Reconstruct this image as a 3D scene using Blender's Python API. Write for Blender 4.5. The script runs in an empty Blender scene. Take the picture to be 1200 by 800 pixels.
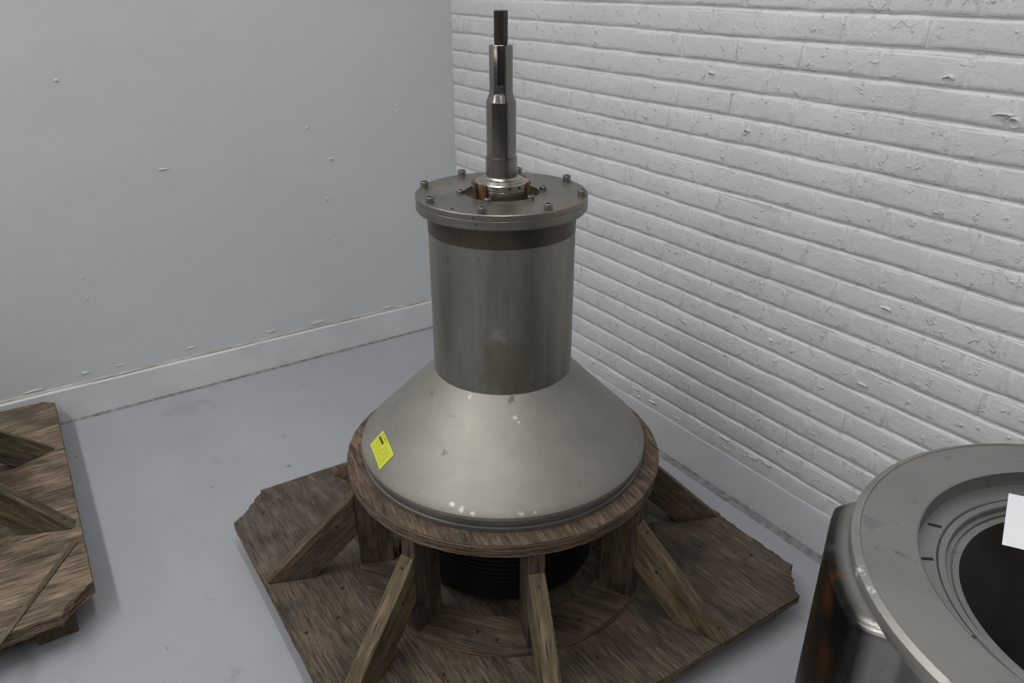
import bpy, bmesh, math, random
from mathutils import Vector, Matrix, noise
C = bpy.context.scene.collection
R = math.radians
PI = math.pi
rnd = random.Random(7)

# ------------------------------------------------------------------ camera
cam = bpy.data.cameras.new('camera')
cam.sensor_width = 36.0
cam.lens = 903.2 / 1200 * 36
cam_o = bpy.data.objects.new('camera', cam)
cam_o.location = (0, 0, 1.5)
cam_o.rotation_euler = (R(90 - 25.389), 0, 0)
C.objects.link(cam_o)
bpy.context.scene.camera = cam_o
cam.clip_start = 0.01

# ------------------------------------------------------------------ room frame
ANG = R(33.843)
CORNER = Vector((-0.245, 3.4205, 0))
DL = Vector((-math.cos(ANG), -math.sin(ANG), 0))      # along the left wall, away from the corner
DR = Vector((math.sin(ANG), -math.cos(ANG), 0))       # along the brick wall, away from the corner
AXIS = Vector((-0.0228, 1.688, 0))                    # axis of the shaft housing and its stand

# ------------------------------------------------------------------ world, lights, exposure
w = bpy.data.worlds.new('world')
bpy.context.scene.world = w
w.use_nodes = True
w.node_tree.nodes['Background'].inputs[0].default_value = (0.93, 0.96, 1.0, 1)
w.node_tree.nodes['Background'].inputs[1].default_value = 0.04
vs = bpy.context.scene.view_settings
vs.view_transform = 'Standard'
vs.look = 'None'
vs.exposure = -0.06
vs.gamma = 1.0
vs.use_curve_mapping = False

def strip_light(off, along, z, length, width, power, col=(1, 0.985, 0.985)):
    d = bpy.data.lights.new('fluorescent_light', 'AREA')
    d.shape = 'RECTANGLE'
    d.size = length
    d.size_y = width
    d.energy = power
    d.color = col
    o = bpy.data.objects.new('fluorescent_light', d)
    p = CORNER + DL * off + DR * along
    o.location = (p.x, p.y, z)
    o.rotation_euler = (0, 0, math.atan2(DR.y, DR.x))
    C.objects.link(o)
    o['kind'] = 'structure'

for off, pw in ((1.15, 24), (3.05, 52), (6.9, 58)):
    for along, kf in ((1.4, 1.0), (4.2, 0.62), (7.0, 0.2)):
        strip_light(off, along, 3.5, 2.4, 0.22, pw * kf)

# ------------------------------------------------------------------ material helpers
def mat(name, base=(0.5, 0.5, 0.5), rough=0.6, metal=0.0):
    m = bpy.data.materials.new(name)
    m.use_nodes = True
    nt = m.node_tree
    b = nt.nodes['Principled BSDF']
    b.inputs['Base Color'].default_value = (*base, 1)
    b.inputs['Roughness'].default_value = rough
    b.inputs['Metallic'].default_value = metal
    return m, nt, b

def N(nt, t, **kw):
    n = nt.nodes.new(t)
    for k, v in kw.items():
        if k == 'inp':
            for a, b in v.items():
                n.inputs[a].default_value = b
        else:
            setattr(n, k, v)
    return n

def coords(nt, scale=(1, 1, 1), rot=(0, 0, 0), loc=(0, 0, 0), which='Object'):
    tc = N(nt, 'ShaderNodeTexCoord')
    mp = N(nt, 'ShaderNodeMapping')
    mp.inputs['Scale'].default_value = scale
    mp.inputs['Location'].default_value = loc
    if rot != (0, 0, 0):
        m0 = N(nt, 'ShaderNodeMapping')
        m0.inputs['Rotation'].default_value = rot
        nt.links.new(tc.outputs[which], m0.inputs['Vector'])
        nt.links.new(m0.outputs['Vector'], mp.inputs['Vector'])
    else:
        nt.links.new(tc.outputs[which], mp.inputs['Vector'])
    return mp.outputs['Vector']

def noise_n(nt, vec, scale, detail=4, rough=0.55, dist=0.0):
    n = N(nt, 'ShaderNodeTexNoise')
    n.inputs['Scale'].default_value = scale
    n.inputs['Detail'].default_value = detail
    n.inputs['Roughness'].default_value = rough
    n.inputs['Distortion'].default_value = dist
    nt.links.new(vec, n.inputs['Vector'])
    return n.outputs['Fac']

def ramp(nt, fac, stops):
    r = N(nt, 'ShaderNodeValToRGB')
    e = r.color_ramp.elements
    while len(e) < len(stops):
        e.new(0.5)
    for i, (p, c) in enumerate(stops):
        e[i].position = p
        e[i].color = (*c, 1) if len(c) == 3 else c
    nt.links.new(fac, r.inputs['Fac'])
    return r.outputs['Color']

def g(v):
    return (v, v, v)

def mixc(nt, fac, a, b, mode='MIX'):
    m = N(nt, 'ShaderNodeMix', data_type='RGBA', blend_type=mode)
    for sock, v in ((m.inputs[0], fac), (m.inputs[6], a), (m.inputs[7], b)):
        if isinstance(v, (int, float)):
            sock.default_value = v
        elif isinstance(v, tuple):
            sock.default_value = (*v, 1)
        else:
            nt.links.new(v, sock)
    return m.outputs[2]

def math_n(nt, op, a, b=0.0):
    m = N(nt, 'ShaderNodeMath', operation=op)
    for i, v in enumerate((a, b)):
        if isinstance(v, (int, float)):
            m.inputs[i].default_value = v
        else:
            nt.links.new(v, m.inputs[i])
    return m.outputs[0]

def bump(nt, b, h, strength=0.3, dist=0.002, chain=None):
    n = N(nt, 'ShaderNodeBump')
    n.inputs['Strength'].default_value = strength
    n.inputs['Distance'].default_value = dist
    nt.links.new(h, n.inputs['Height'])
    if chain is not None:
        nt.links.new(chain, n.inputs['Normal'])
    nt.links.new(n.outputs[0], b.inputs['Normal'])
    return n.outputs[0]

# painted brick
def paint_mat(name, base, bumps, rough=0.5, dirt=(0.9, 1.0), dscale=3.0):
    m, nt, b = mat(name, base, rough)
    v = coords(nt, which='Object')
    geo = N(nt, 'ShaderNodeNewGeometry')
    pos = geo.outputs['Position']
    d = noise_n(nt, pos, dscale, 5)
    f = ramp(nt, d, [(0.3, g(dirt[0])), (0.7, g(dirt[1]))])
    nt.links.new(mixc(nt, 1.0, base, f, 'MULTIPLY'), b.inputs['Base Color'])
    ch = None
    for sc, st, di, lo, hi in bumps:
        h = ramp(nt, noise_n(nt, pos, sc, 4, 0.6), [(lo, g(0)), (hi, g(1))])
        ch = bump(nt, b, h, st, di, ch)
    return m, nt, b

M = {}
M['brick'], _nt, _b = paint_mat('painted_brick', (0.72, 0.728, 0.732),
    [(9, 0.6, 0.004, 0.3, 0.7), (38, 1.0, 0.0024, 0.60, 0.72), (120, 0.45, 0.0012, 0.3, 0.7)], 0.34)
M['plaster'], _nt, _b = paint_mat('painted_plaster', (0.635, 0.65, 0.66),
    [(3, 0.4, 0.006, 0.3, 0.7), (28, 0.3, 0.001, 0.66, 0.75), (220, 0.12, 0.0006, 0.3, 0.7)], 0.45, (0.95, 1.0), 1.2)
M['curb'], _nt, _b = paint_mat('painted_curb', (0.62, 0.625, 0.65),
    [(6, 0.4, 0.003, 0.3, 0.7), (60, 0.3, 0.001, 0.62, 0.75)], 0.45, (0.88, 1.0), 4)
M['curb_left'], _nt, _b = paint_mat('painted_board', (0.74, 0.75, 0.76),
    [(6, 0.4, 0.003, 0.3, 0.7), (60, 0.4, 0.001, 0.62, 0.75)], 0.45, (0.85, 1.0), 5)
M['grout'], _nt, _b = paint_mat('rough_concrete', (0.30, 0.305, 0.305),
    [(90, 0.9, 0.004, 0.3, 0.7)], 0.85, (0.5, 1.1), 40)
M['far'], _, _ = mat('far_wall_paint', (0.22, 0.22, 0.22), 0.7)
M['ceiling'], _, _ = mat('ceiling_paint', (0.42, 0.42, 0.42), 0.8)
M['caulk'], _nt, _b = paint_mat('old_caulk', (0.50, 0.49, 0.45),
    [(60, 0.9, 0.003, 0.3, 0.7)], 0.7, (0.6, 1.1), 12)

# floor
def floor_mat():
    m, nt, b = mat('painted_floor', (0.4, 0.41, 0.44), 0.38)
    geo = N(nt, 'ShaderNodeNewGeometry')
    pos = geo.outputs['Position']
    base = ramp(nt, noise_n(nt, pos, 1.6, 6, 0.6), [(0.3, (0.335, 0.345, 0.366)), (0.7, (0.378, 0.387, 0.408))])
    big = ramp(nt, noise_n(nt, pos, 6.5, 6, 0.7), [(0.62, g(1)), (0.72, g(0.82))])
    c = mixc(nt, 1.0, base, big, 'MULTIPLY')
    # dark chips
    vo = N(nt, 'ShaderNodeTexVoronoi')
    vo.inputs['Scale'].default_value = 9
    nz = N(nt, 'ShaderNodeTexNoise'); nz.inputs['Scale'].default_value = 60; nz.inputs['Detail'].default_value = 2
    nt.links.new(pos, nz.inputs['Vector'])
    va = N(nt, 'ShaderNodeVectorMath', operation='MULTIPLY_ADD')
    nt.links.new(nz.outputs['Color'], va.inputs[0]); va.inputs[1].default_value = (0.03, 0.03, 0.03)
    nt.links.new(pos, va.inputs[2])
    nt.links.new(va.outputs[0], vo.inputs['Vector'])
    chip = ramp(nt, vo.outputs['Distance'], [(0.055, g(1)), (0.085, g(0))])
    gate = ramp(nt, noise_n(nt, pos, 7, 2), [(0.56, g(0)), (0.6, g(1))])
    c = mixc(nt, math_n(nt, 'MULTIPLY', math_n(nt, 'MULTIPLY', chip, gate), 0.6), c, (0.09, 0.09, 0.09))
    # thin scratches
    v2 = coords(nt, (2.0, 30, 1), (0, 0, 0.7), which='Object')
    sc = ramp(nt, noise_n(nt, v2, 3.0, 3, 0.5, 0.4), [(0.70, g(0)), (0.74, g(1))])
    c = mixc(nt, math_n(nt, 'MULTIPLY', sc, 0.18), c, (0.6, 0.6, 0.62))
    # grey damp patch near the left baseboard
    p0 = Vector((-1.224, 2.577, 0))
    vm = N(nt, 'ShaderNodeVectorMath', operation='DISTANCE')
    nt.links.new(pos, vm.inputs[0]); vm.inputs[1].default_value = p0
    dd = math_n(nt, 'ADD', vm.outputs['Value'], math_n(nt, 'MULTIPLY', noise_n(nt, pos, 9, 4), 0.5))
    pt = ramp(nt, dd, [(0.27, g(1)), (0.32, g(0))])
    c = mixc(nt, math_n(nt, 'MULTIPLY', pt, 0.32), c, (0.22, 0.23, 0.24))
    nt.links.new(c, b.inputs['Base Color'])
    nt.links.new(ramp(nt, noise_n(nt, pos, 5, 4), [(0.3, g(0.32)), (0.7, g(0.48))]), b.inputs['Roughness'])
    h = noise_n(nt, pos, 25, 5, 0.6)
    bump(nt, b, h, 0.12, 0.003)
    return m
M['floor'] = floor_mat()

# wood: grain runs along local X
def wood_mat(name, dark, mid, light, rot=0.0, stretch=26, stain=0.55, rough=0.75, seed=0.0, sc=1.0):
    m, nt, b = mat(name, mid, rough)
    v = coords(nt, (sc * 1.6, sc * stretch, sc * stretch), (0, 0, rot), (seed, seed * 1.7, 0))
    n1 = noise_n(nt, v, 3.0, 6, 0.62, 0.3)
    c = ramp(nt, n1, [(0.28, dark), (0.5, mid), (0.72, light)])
    v2 = coords(nt, (sc, sc * 2.2, sc * 2), (0, 0, rot), (seed + 3, seed, 0))
    st = ramp(nt, noise_n(nt, v2, 3.0, 5, 0.6, 0.5), [(0.34, g(stain)), (0.62, g(1.08))])
    c = mixc(nt, 1.0, c, st, 'MULTIPLY')
    v3 = coords(nt, (sc * 3.0, sc * 48, sc * 48), (0, 0, rot), (seed, 0, 0))
    cr = ramp(nt, noise_n(nt, v3, 2.2, 3, 0.6), [(0.36, g(0.35)), (0.46, g(1))])
    c = mixc(nt, 1.0, c, cr, 'MULTIPLY')
    nt.links.new(c, b.inputs['Base Color'])
    ch = bump(nt, b, n1, 0.6, 0.003)
    bump(nt, b, cr, 0.6, 0.0015, ch)
    return m
def add_stains(m, spots):
    nt = m.node_tree
    b = nt.nodes['Principled BSDF']
    src = b.inputs['Base Color'].links[0].from_socket
    v = coords(nt)
    for p_, r_, k in spots:
        d = N(nt, 'ShaderNodeVectorMath', operation='DISTANCE')
        nt.links.new(v, d.inputs[0]); d.inputs[1].default_value = (p_[0] - AXIS.x, p_[1] - AXIS.y, 0.078)
        dd = math_n(nt, 'ADD', d.outputs['Value'], math_n(nt, 'MULTIPLY', math_n(nt, 'SUBTRACT', noise_n(nt, v, 14, 5, 0.65), 0.5), r_ * 1.6))
        f = ramp(nt, dd, [(r_ * 0.35, g(1)), (r_, g(0))])
        src = mixc(nt, math_n(nt, 'MULTIPLY', f, k), src, (0.022, 0.020, 0.018))
    nt.links.new(src, b.inputs['Base Color'])
def ply_edge_mat():
    m, nt, b = mat('plywood_edge', (0.12, 0.08, 0.05), 0.85)
    v = coords(nt, (5, 5, 150))
    n1 = noise_n(nt, v, 1.6, 4, 0.6)
    nt.links.new(ramp(nt, n1, [(0.35, (0.035, 0.022, 0.014)), (0.5, (0.15, 0.10, 0.062)), (0.68, (0.30, 0.225, 0.15))]), b.inputs['Base Color'])
    bump(nt, b, n1, 0.8, 0.004)
    return m
M['ply_edge'] = ply_edge_mat()
GR = R(90) - ANG      # rotates object XY so X runs along the brick wall
M['ply_right'] = wood_mat('weathered_plywood', (0.04, 0.028, 0.019), (0.1, 0.072, 0.047), (0.185, 0.14, 0.095), rot=GR, stretch=20, sc=2.6, stain=0.50)
M['ply_back'] = wood_mat('weathered_plywood_back', (0.055, 0.042, 0.029), (0.102, 0.079, 0.056), (0.16, 0.13, 0.096), rot=GR, stretch=7, seed=4.1, sc=2.2, stain=0.6)
M['ply_pale'] = wood_mat('pale_weathered_plywood', (0.085, 0.054, 0.031), (0.215, 0.155, 0.098), (0.37, 0.295, 0.21), rot=GR - R(88), stretch=12, seed=2.3, sc=2.2, stain=0.40)
M['ply_ring'] = wood_mat('ring_plywood', (0.055, 0.034, 0.021), (0.135, 0.091, 0.058), (0.255, 0.19, 0.132), rot=R(68), stretch=14, seed=6.2, stain=0.45, sc=2.8)
M['ply_disc'] = wood_mat('disc_plywood', (0.0400, 0.0263, 0.0161), (0.1050, 0.0722, 0.0446), (0.1900, 0.1414, 0.0930), rot=R(20), stretch=10, seed=9.2, sc=2.0)
M['lumber'] = wood_mat('lumber', (0.055, 0.037, 0.017), (0.150, 0.108, 0.056), (0.245, 0.188, 0.11), stretch=14, stain=0.5, seed=1.2, sc=2.0)
M['lumber_b'] = wood_mat('lumber_brown', (0.042, 0.027, 0.014), (0.115, 0.078, 0.042), (0.18, 0.135, 0.082), stretch=14, stain=0.5, seed=5.2, sc=2.0)
M['lumber_green'] = wood_mat('treated_lumber', (0.042, 0.034, 0.018), (0.115, 0.094, 0.052), (0.20, 0.16, 0.09), stretch=14, stain=0.5, seed=7.7, sc=2.0)
M['post'] = wood_mat('post_lumber', (0.040, 0.026, 0.016), (0.098, 0.068, 0.044), (0.16, 0.118, 0.078), rot=0, stretch=10, stain=0.5, seed=8.8, sc=2.0)
M['nail'], _, _ = mat('nail_head', (0.03, 0.025, 0.02), 0.6, 0.5)
M['black'], _nt, _b = mat('black_rubber', (0.004, 0.004, 0.0042), 0.5)

def px_floor(u, v, h):
    f = 903.2; ph = R(25.389)
    a, b = u - 600, v - 400
    d = Vector((a / f, math.cos(ph) - b / f * math.sin(ph), -math.sin(ph) - b / f * math.cos(ph)))
    return Vector((0, 0, 1.5)) + d * ((h - 1.5) / d.z)
add_stains(M['ply_right'], [(px_floor(808, 645, .078), 0.07, 0.75), (px_floor(790, 600, .078), 0.06, 0.6), (px_floor(880, 770, .078), 0.05, 0.3), (px_floor(760, 715, .078), 0.06, 0.5)])
add_stains(M['ply_back'], [(px_floor(345, 650, .078), 0.05, 0.35), (px_floor(330, 590, .078), 0.04, 0.3)])
# steel
def steel_mat(name, a, c2, rough=(0.38, 0.52), metal=0.85, sc=(6, 6, 6), streak=None, marks=None, fine=0.06, band=None):
    m, nt, b = mat(name, a, 0.45, metal)
    v = coords(nt, sc)
    n1 = noise_n(nt, v, 1.0, 7, 0.6, 0.4)
    c = ramp(nt, n1, [(0.3, a), (0.7, c2)])
    v2 = coords(nt)
    n2 = noise_n(nt, v2, 38, 4, 0.65)
    c = mixc(nt, 1.0, c, ramp(nt, n2, [(0.24, g(0.62)), (0.36, g(1))]), 'MULTIPLY')
    if streak:
        v3 = coords(nt, streak)
        n3 = noise_n(nt, v3, 3, 4, 0.6)
        c = mixc(nt, 1.0, c, ramp(nt, n3, [(0.3, g(0.78)), (0.6, g(1.05))]), 'MULTIPLY')
    if marks:
        for (p, r, col, k) in marks:
            vm = N(nt, 'ShaderNodeVectorMath', operation='DISTANCE')
            nt.links.new(v2, vm.inputs[0]); vm.inputs[1].default_value = p
            wob = math_n(nt, 'MULTIPLY', math_n(nt, 'SUBTRACT', noise_n(nt, v2, 45 if r < 0.05 else 12, 4, 0.7), 0.5), r * (6.5 if r < 0.02 else 3.2))
            dd = math_n(nt, 'ADD', vm.outputs['Value'], wob)
            f = ramp(nt, dd, [(r * 0.5, g(1)), (r * (0.7 if r < 0.05 else 1.3), g(0))])
            c = mixc(nt, math_n(nt, 'MULTIPLY', f, k), c, col)
    nt.links.new(c, b.inputs['Base Color'])
    nt.links.new(ramp(nt, noise_n(nt, v, 2.0, 5, 0.6), [(0.3, g(rough[0])), (0.7, g(rough[1]))]), b.inputs['Roughness'])
    if fine:
        bump(nt, b, noise_n(nt, v2, 120, 4, 0.6), fine, 0.001)
    return m, nt, b
def ax(p):  # world -> housing-local
    return (p[0] - AXIS.x, p[1] - AXIS.y, p[2])
WH = (0.95, 0.95, 0.93)
M['cone'], _nt, _b = steel_mat('dull_steel_cone', (0.285, 0.275, 0.240), (0.385, 0.370, 0.328), (0.52, 0.57), 0.8, (5, 5, 7),
    marks=[(ax((0.006, 1.486, 0.605)), 0.0060, WH, 0.6), (ax((0.015, 1.480, 0.598)), 0.0036, WH, 0.6),
           (ax((-0.109, 1.35, 0.457)), 0.0072, WH, 0.6), (ax((-0.085, 1.343, 0.455)), 0.0060, WH, 0.6), (ax((-0.13, 1.36, 0.461)), 0.0054, WH, 0.6),
           (ax((0.019, 1.339, 0.454)), 0.0060, WH, 0.6), (ax((-0.01, 1.336, 0.453)), 0.0060, WH, 0.6), (ax((0.05, 1.342, 0.455)), 0.0036, WH, 0.6),
           (ax((-0.093, 1.533, 0.635)), 0.0060, WH, 0.6), (ax((-0.151, 1.45, 0.537)), 0.009, (0.12, 0.11, 0.1), 0.8),
           (ax((-0.004, 1.512, 0.632)), 0.012, (0.12, 0.11, 0.1), 0.7)])
M['barrel'], _nt, _b = steel_mat('dull_steel_barrel', (0.255, 0.247, 0.218), (0.33, 0.318, 0.284), (0.44, 0.54), 0.85, (6, 6, 3), streak=(9, 9, 1.0),
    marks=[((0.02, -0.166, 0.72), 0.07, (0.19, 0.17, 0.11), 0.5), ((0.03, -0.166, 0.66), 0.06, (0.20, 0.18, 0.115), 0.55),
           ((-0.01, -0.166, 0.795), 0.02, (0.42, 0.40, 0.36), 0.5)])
M['neck'], _nt, _b = steel_mat('brown_steel_band', (0.075, 0.068, 0.052), (0.125, 0.108, 0.080), (0.35, 0.5), 0.8)
M['flange'], _nt, _b = steel_mat('flange_steel', (0.20, 0.192, 0.165), (0.28, 0.265, 0.228), (0.30, 0.44), 0.9, (9, 9, 9),
    marks=[((-0.11, 0.03, 1.068), 0.05, (0.42, 0.41, 0.37), 0.5), ((0.09, -0.10, 1.068), 0.06, (0.33, 0.25, 0.18), 0.35)])
M['rim'], _nt, _b = steel_mat('rim_steel', (0.20, 0.20, 0.185), (0.29, 0.285, 0.265), (0.4, 0.5), 0.8)
M['shaft'], _nt, _b = steel_mat('machined_shaft', (0.20, 0.19, 0.17), (0.29, 0.275, 0.25), (0.16, 0.28), 1.0, (30, 30, 5), fine=0.0)
v = coords(_nt, (1, 1, 420)); bump(_nt, _b, noise_n(_nt, v, 1.0, 2), 0.15, 0.0004)
M['shaft_dark'], _nt, _b = steel_mat('dark_shaft_tip', (0.10, 0.095, 0.085), (0.17, 0.16, 0.145), (0.25, 0.4), 1.0, (40, 40, 10))
M['collar'], _nt, _b = steel_mat('polished_collar', (0.40, 0.38, 0.33), (0.55, 0.52, 0.46), (0.26, 0.36), 1.0, (12, 12, 12), fine=0.0)
M['bolt'], _nt, _b = steel_mat('bolt_steel', (0.20, 0.19, 0.175), (0.30, 0.29, 0.265), (0.28, 0.4), 0.95, (20, 20, 20), fine=0.0)
M['hole'], _, _ = mat('socket_dark', (0.012, 0.011, 0.01), 0.7)
M['brass'], _nt, _b = steel_mat('brown_brass', (0.16, 0.085, 0.035), (0.30, 0.17, 0.07), (0.35, 0.5), 0.7, (40, 40, 40), fine=0.0)
M['bowl'], _nt, _b = steel_mat('satin_steel', (0.30, 0.295, 0.275), (0.38, 0.372, 0.35), (0.42, 0.52), 0.85, (4, 4, 4),
    marks=[((-0.32, 0.16, 0.75), 0.02, (0.2, 0.2, 0.19), 0.4)])
M['bowl_rim'], _nt, _b = steel_mat('worn_rim_steel', (0.31, 0.302, 0.275), (0.42, 0.41, 0.37), (0.38, 0.5), 0.85, (7, 7, 7), fine=0.1,
    marks=[((-0.376, 0.055, 0.745), 0.008, WH, 0.85), ((-0.379, 0.02, 0.745), 0.007, WH, 0.85)])
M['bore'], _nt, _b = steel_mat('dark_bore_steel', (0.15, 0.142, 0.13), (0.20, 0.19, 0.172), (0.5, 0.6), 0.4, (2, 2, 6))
# polished side of the bowl with painted reflections and heat tint
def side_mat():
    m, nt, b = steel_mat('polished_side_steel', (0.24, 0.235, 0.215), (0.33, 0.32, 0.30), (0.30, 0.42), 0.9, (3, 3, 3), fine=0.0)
    # dark floor and orange wood reflections painted into the raised pad, plus heat tint
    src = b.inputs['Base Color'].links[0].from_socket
    att = N(nt, 'ShaderNodeAttribute', attribute_name='pad_reflection')
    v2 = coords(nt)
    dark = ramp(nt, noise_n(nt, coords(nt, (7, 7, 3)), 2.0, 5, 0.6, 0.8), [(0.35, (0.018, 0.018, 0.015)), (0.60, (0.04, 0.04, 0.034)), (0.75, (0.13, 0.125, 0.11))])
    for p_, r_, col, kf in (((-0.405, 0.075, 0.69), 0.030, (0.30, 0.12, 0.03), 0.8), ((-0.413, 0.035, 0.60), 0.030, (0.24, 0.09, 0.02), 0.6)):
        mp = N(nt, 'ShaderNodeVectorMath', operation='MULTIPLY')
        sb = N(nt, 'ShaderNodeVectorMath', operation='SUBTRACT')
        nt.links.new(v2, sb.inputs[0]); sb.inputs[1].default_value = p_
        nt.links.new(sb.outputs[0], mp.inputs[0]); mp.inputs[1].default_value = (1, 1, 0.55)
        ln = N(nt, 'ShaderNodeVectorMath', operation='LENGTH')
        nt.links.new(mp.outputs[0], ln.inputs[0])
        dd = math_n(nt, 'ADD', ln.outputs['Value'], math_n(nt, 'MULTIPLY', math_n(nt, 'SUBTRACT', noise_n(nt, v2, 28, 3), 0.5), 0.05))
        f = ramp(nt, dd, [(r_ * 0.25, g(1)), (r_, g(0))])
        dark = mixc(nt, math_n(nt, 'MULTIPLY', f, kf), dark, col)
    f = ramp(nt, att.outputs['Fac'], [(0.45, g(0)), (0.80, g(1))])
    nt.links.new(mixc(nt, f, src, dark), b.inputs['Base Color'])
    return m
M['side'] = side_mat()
M['paper'], _nt, _b = mat('white_paper', (0.88, 0.89, 0.91), 0.7)

def label_mat():
    m, nt, b = mat('yellow_label', (0.80, 0.86, 0.03), 0.5)
    tc = N(nt, 'ShaderNodeTexCoord')
    sep = N(nt, 'ShaderNodeSeparateXYZ')
    nt.links.new(tc.outputs['UV'], sep.inputs[0])
    u, vv = sep.outputs[0], sep.outputs[1]
    def box(u0, u1, v0, v1):
        a = math_n(nt, 'MULTIPLY', math_n(nt, 'GREATER_THAN', u, u0), math_n(nt, 'LESS_THAN', u, u1))
        c = math_n(nt, 'MULTIPLY', math_n(nt, 'GREATER_THAN', vv, v0), math_n(nt, 'LESS_THAN', vv, v1))
        return math_n(nt, 'MULTIPLY', a, c)
    mp = N(nt, 'ShaderNodeMapping'); mp.inputs['Scale'].default_value = (60, 9, 1)
    nt.links.new(tc.outputs['UV'], mp.inputs['Vector'])
    nz = N(nt, 'ShaderNodeTexNoise'); nz.inputs['Scale'].default_value = 1.0; nz.inputs['Detail'].default_value = 1
    nt.links.new(mp.outputs[0], nz.inputs['Vector'])
    ltr = math_n(nt, 'GREATER_THAN', nz.outputs['Fac'], 0.5)
    wv = math_n(nt, 'LESS_THAN', math_n(nt, 'FRACT', math_n(nt, 'MULTIPLY', vv, 9.0)), 0.42)
    lines = math_n(nt, 'MULTIPLY', math_n(nt, 'MULTIPLY', ltr, wv), math_n(nt, 'MAXIMUM', box(0.08, 0.92, 0.08, 0.56), box(0.5, 0.92, 0.56, 0.80)))
    c = mixc(nt, math_n(nt, 'MULTIPLY', lines, 0.6), (0.60, 0.64, 0.04), (0.09, 0.10, 0.02))
    c = mixc(nt, math_n(nt, 'MULTIPLY', box(0.08, 0.44, 0.60, 0.75), 0.92), c, (0.03, 0.035, 0.01))
    c = mixc(nt, math_n(nt, 'MULTIPLY', math_n(nt, 'MULTIPLY', box(0.10, 0.50, 0.83, 0.96), ltr), 0.7), c, (0.10, 0.12, 0.03))
    nt.links.new(c, b.inputs['Base Color'])
    return m
M['label'] = label_mat()

# ------------------------------------------------------------------ object helpers
def obj(name, bm, m, parent=None, smooth=False, angle=35):
    me = bpy.data.meshes.new(name)
    bmesh.ops.recalc_face_normals(bm, faces=bm.faces[:])
    bm.to_mesh(me)
    bm.free()
    for x in (m if isinstance(m, (list, tuple)) else [m]):
        me.materials.append(x)
    if smooth:
        for p in me.polygons:
            p.use_smooth = True
        try:
            me.set_sharp_from_angle(angle=R(angle))
        except Exception:
            pass
    o = bpy.data.objects.new(name, me)
    C.objects.link(o)
    if parent is not None:
        o.parent = parent
    return o

def thing(name, label, cat, loc=(0, 0, 0), rotz=0, group=None):
    o = bpy.data.objects.new(name, None)
    o.empty_display_size = 0.1
    C.objects.link(o)
    o.location = loc
    o.rotation_euler = (0, 0, rotz)
    o['label'] = label
    o['category'] = cat
    if group:
        o['group'] = group
    return o

def quad(bm, a, b, c, d, mi=0):
    f = bm.faces.new((a, b, c, d))
    f.material_index = mi
    return f

def add_lathe(bm, prof, n=64, cx=0.0, cy=0.0, closed=False, cap0=False, cap1=False, mi=0, jit=None):
    rings = []
    for j, (r, z) in enumerate(prof):
        ring = []
        for i in range(n):
            a = 2 * PI * i / n
            rr = r + (jit(a, z) if jit else 0)
            ring.append(bm.verts.new((cx + rr * math.cos(a), cy + rr * math.sin(a), z)))
        rings.append(ring)
    pairs = list(zip(rings, rings[1:]))
    if closed:
        pairs.append((rings[-1], rings[0]))
    for a, b in pairs:
        for i in range(n):
            quad(bm, a[i], a[(i + 1) % n], b[(i + 1) % n], b[i], mi)
    if cap0:
        bm.faces.new(rings[0]).material_index = mi
    if cap1:
        bm.faces.new(rings[-1]).material_index = mi
    return rings

def lathe_obj(name, prof, m, parent=None, n=96, closed=False, cap0=False, cap1=False, angle=30):
    bm = bmesh.new()
    add_lathe(bm, prof, n, closed=closed, cap0=cap0, cap1=cap1)
    return obj(name, bm, m, parent, True, angle)

def add_box(bm, x0, x1, y0, y1, z0, z1, mi=0):
    v = [bm.verts.new(p) for p in ((x0, y0, z0), (x1, y0, z0), (x1, y1, z0), (x0, y1, z0),
                                   (x0, y0, z1), (x1, y0, z1), (x1, y1, z1), (x0, y1, z1))]
    for f in ((0, 3, 2, 1), (4, 5, 6, 7), (0, 1, 5, 4), (1, 2, 6, 5), (2, 3, 7, 6), (3, 0, 4, 7)):
        bm.faces.new([v[i] for i in f]).material_index = mi
    return v

def bevel(bm, w, seg=1):
    bmesh.ops.bevel(bm, geom=bm.edges[:], offset=w, segments=seg, affect='EDGES', profile=0.6)

def empty_struct(name):
    o = bpy.data.objects.new(name, None)
    C.objects.link(o)
    o['kind'] = 'structure'
    return o

def wall_frame(o, d, n):
    """local X along the wall, local Y out of the wall into the room, Z up; origin at the corner"""
    mtx = Matrix((( d.x, n.x, 0, CORNER.x), (d.y, n.y, 0, CORNER.y), (0, 0, 1, 0), (0, 0, 0, 1)))
    o.matrix_world = mtx

# ------------------------------------------------------------------ setting: floor
bm = bmesh.new()
p = [CORNER - DL * 0.3 - DR * 0.3, CORNER + DL * 10 - DR * 0.3, CORNER + DL * 10 + DR * 10, CORNER - DL * 0.3 + DR * 10]
add = [bm.verts.new((q.x, q.y, 0)) for q in p] + [bm.verts.new((q.x, q.y, -0.1)) for q in p]
for f in ((0, 1, 2, 3), (7, 6, 5, 4), (0, 4, 5, 1), (1, 5, 6, 2), (2, 6, 7, 3), (3, 7, 4, 0)):
    bm.faces.new([add[i] for i in f])
fl = obj('floor', bm, M['floor'])
fl['kind'] = 'structure'

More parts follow.
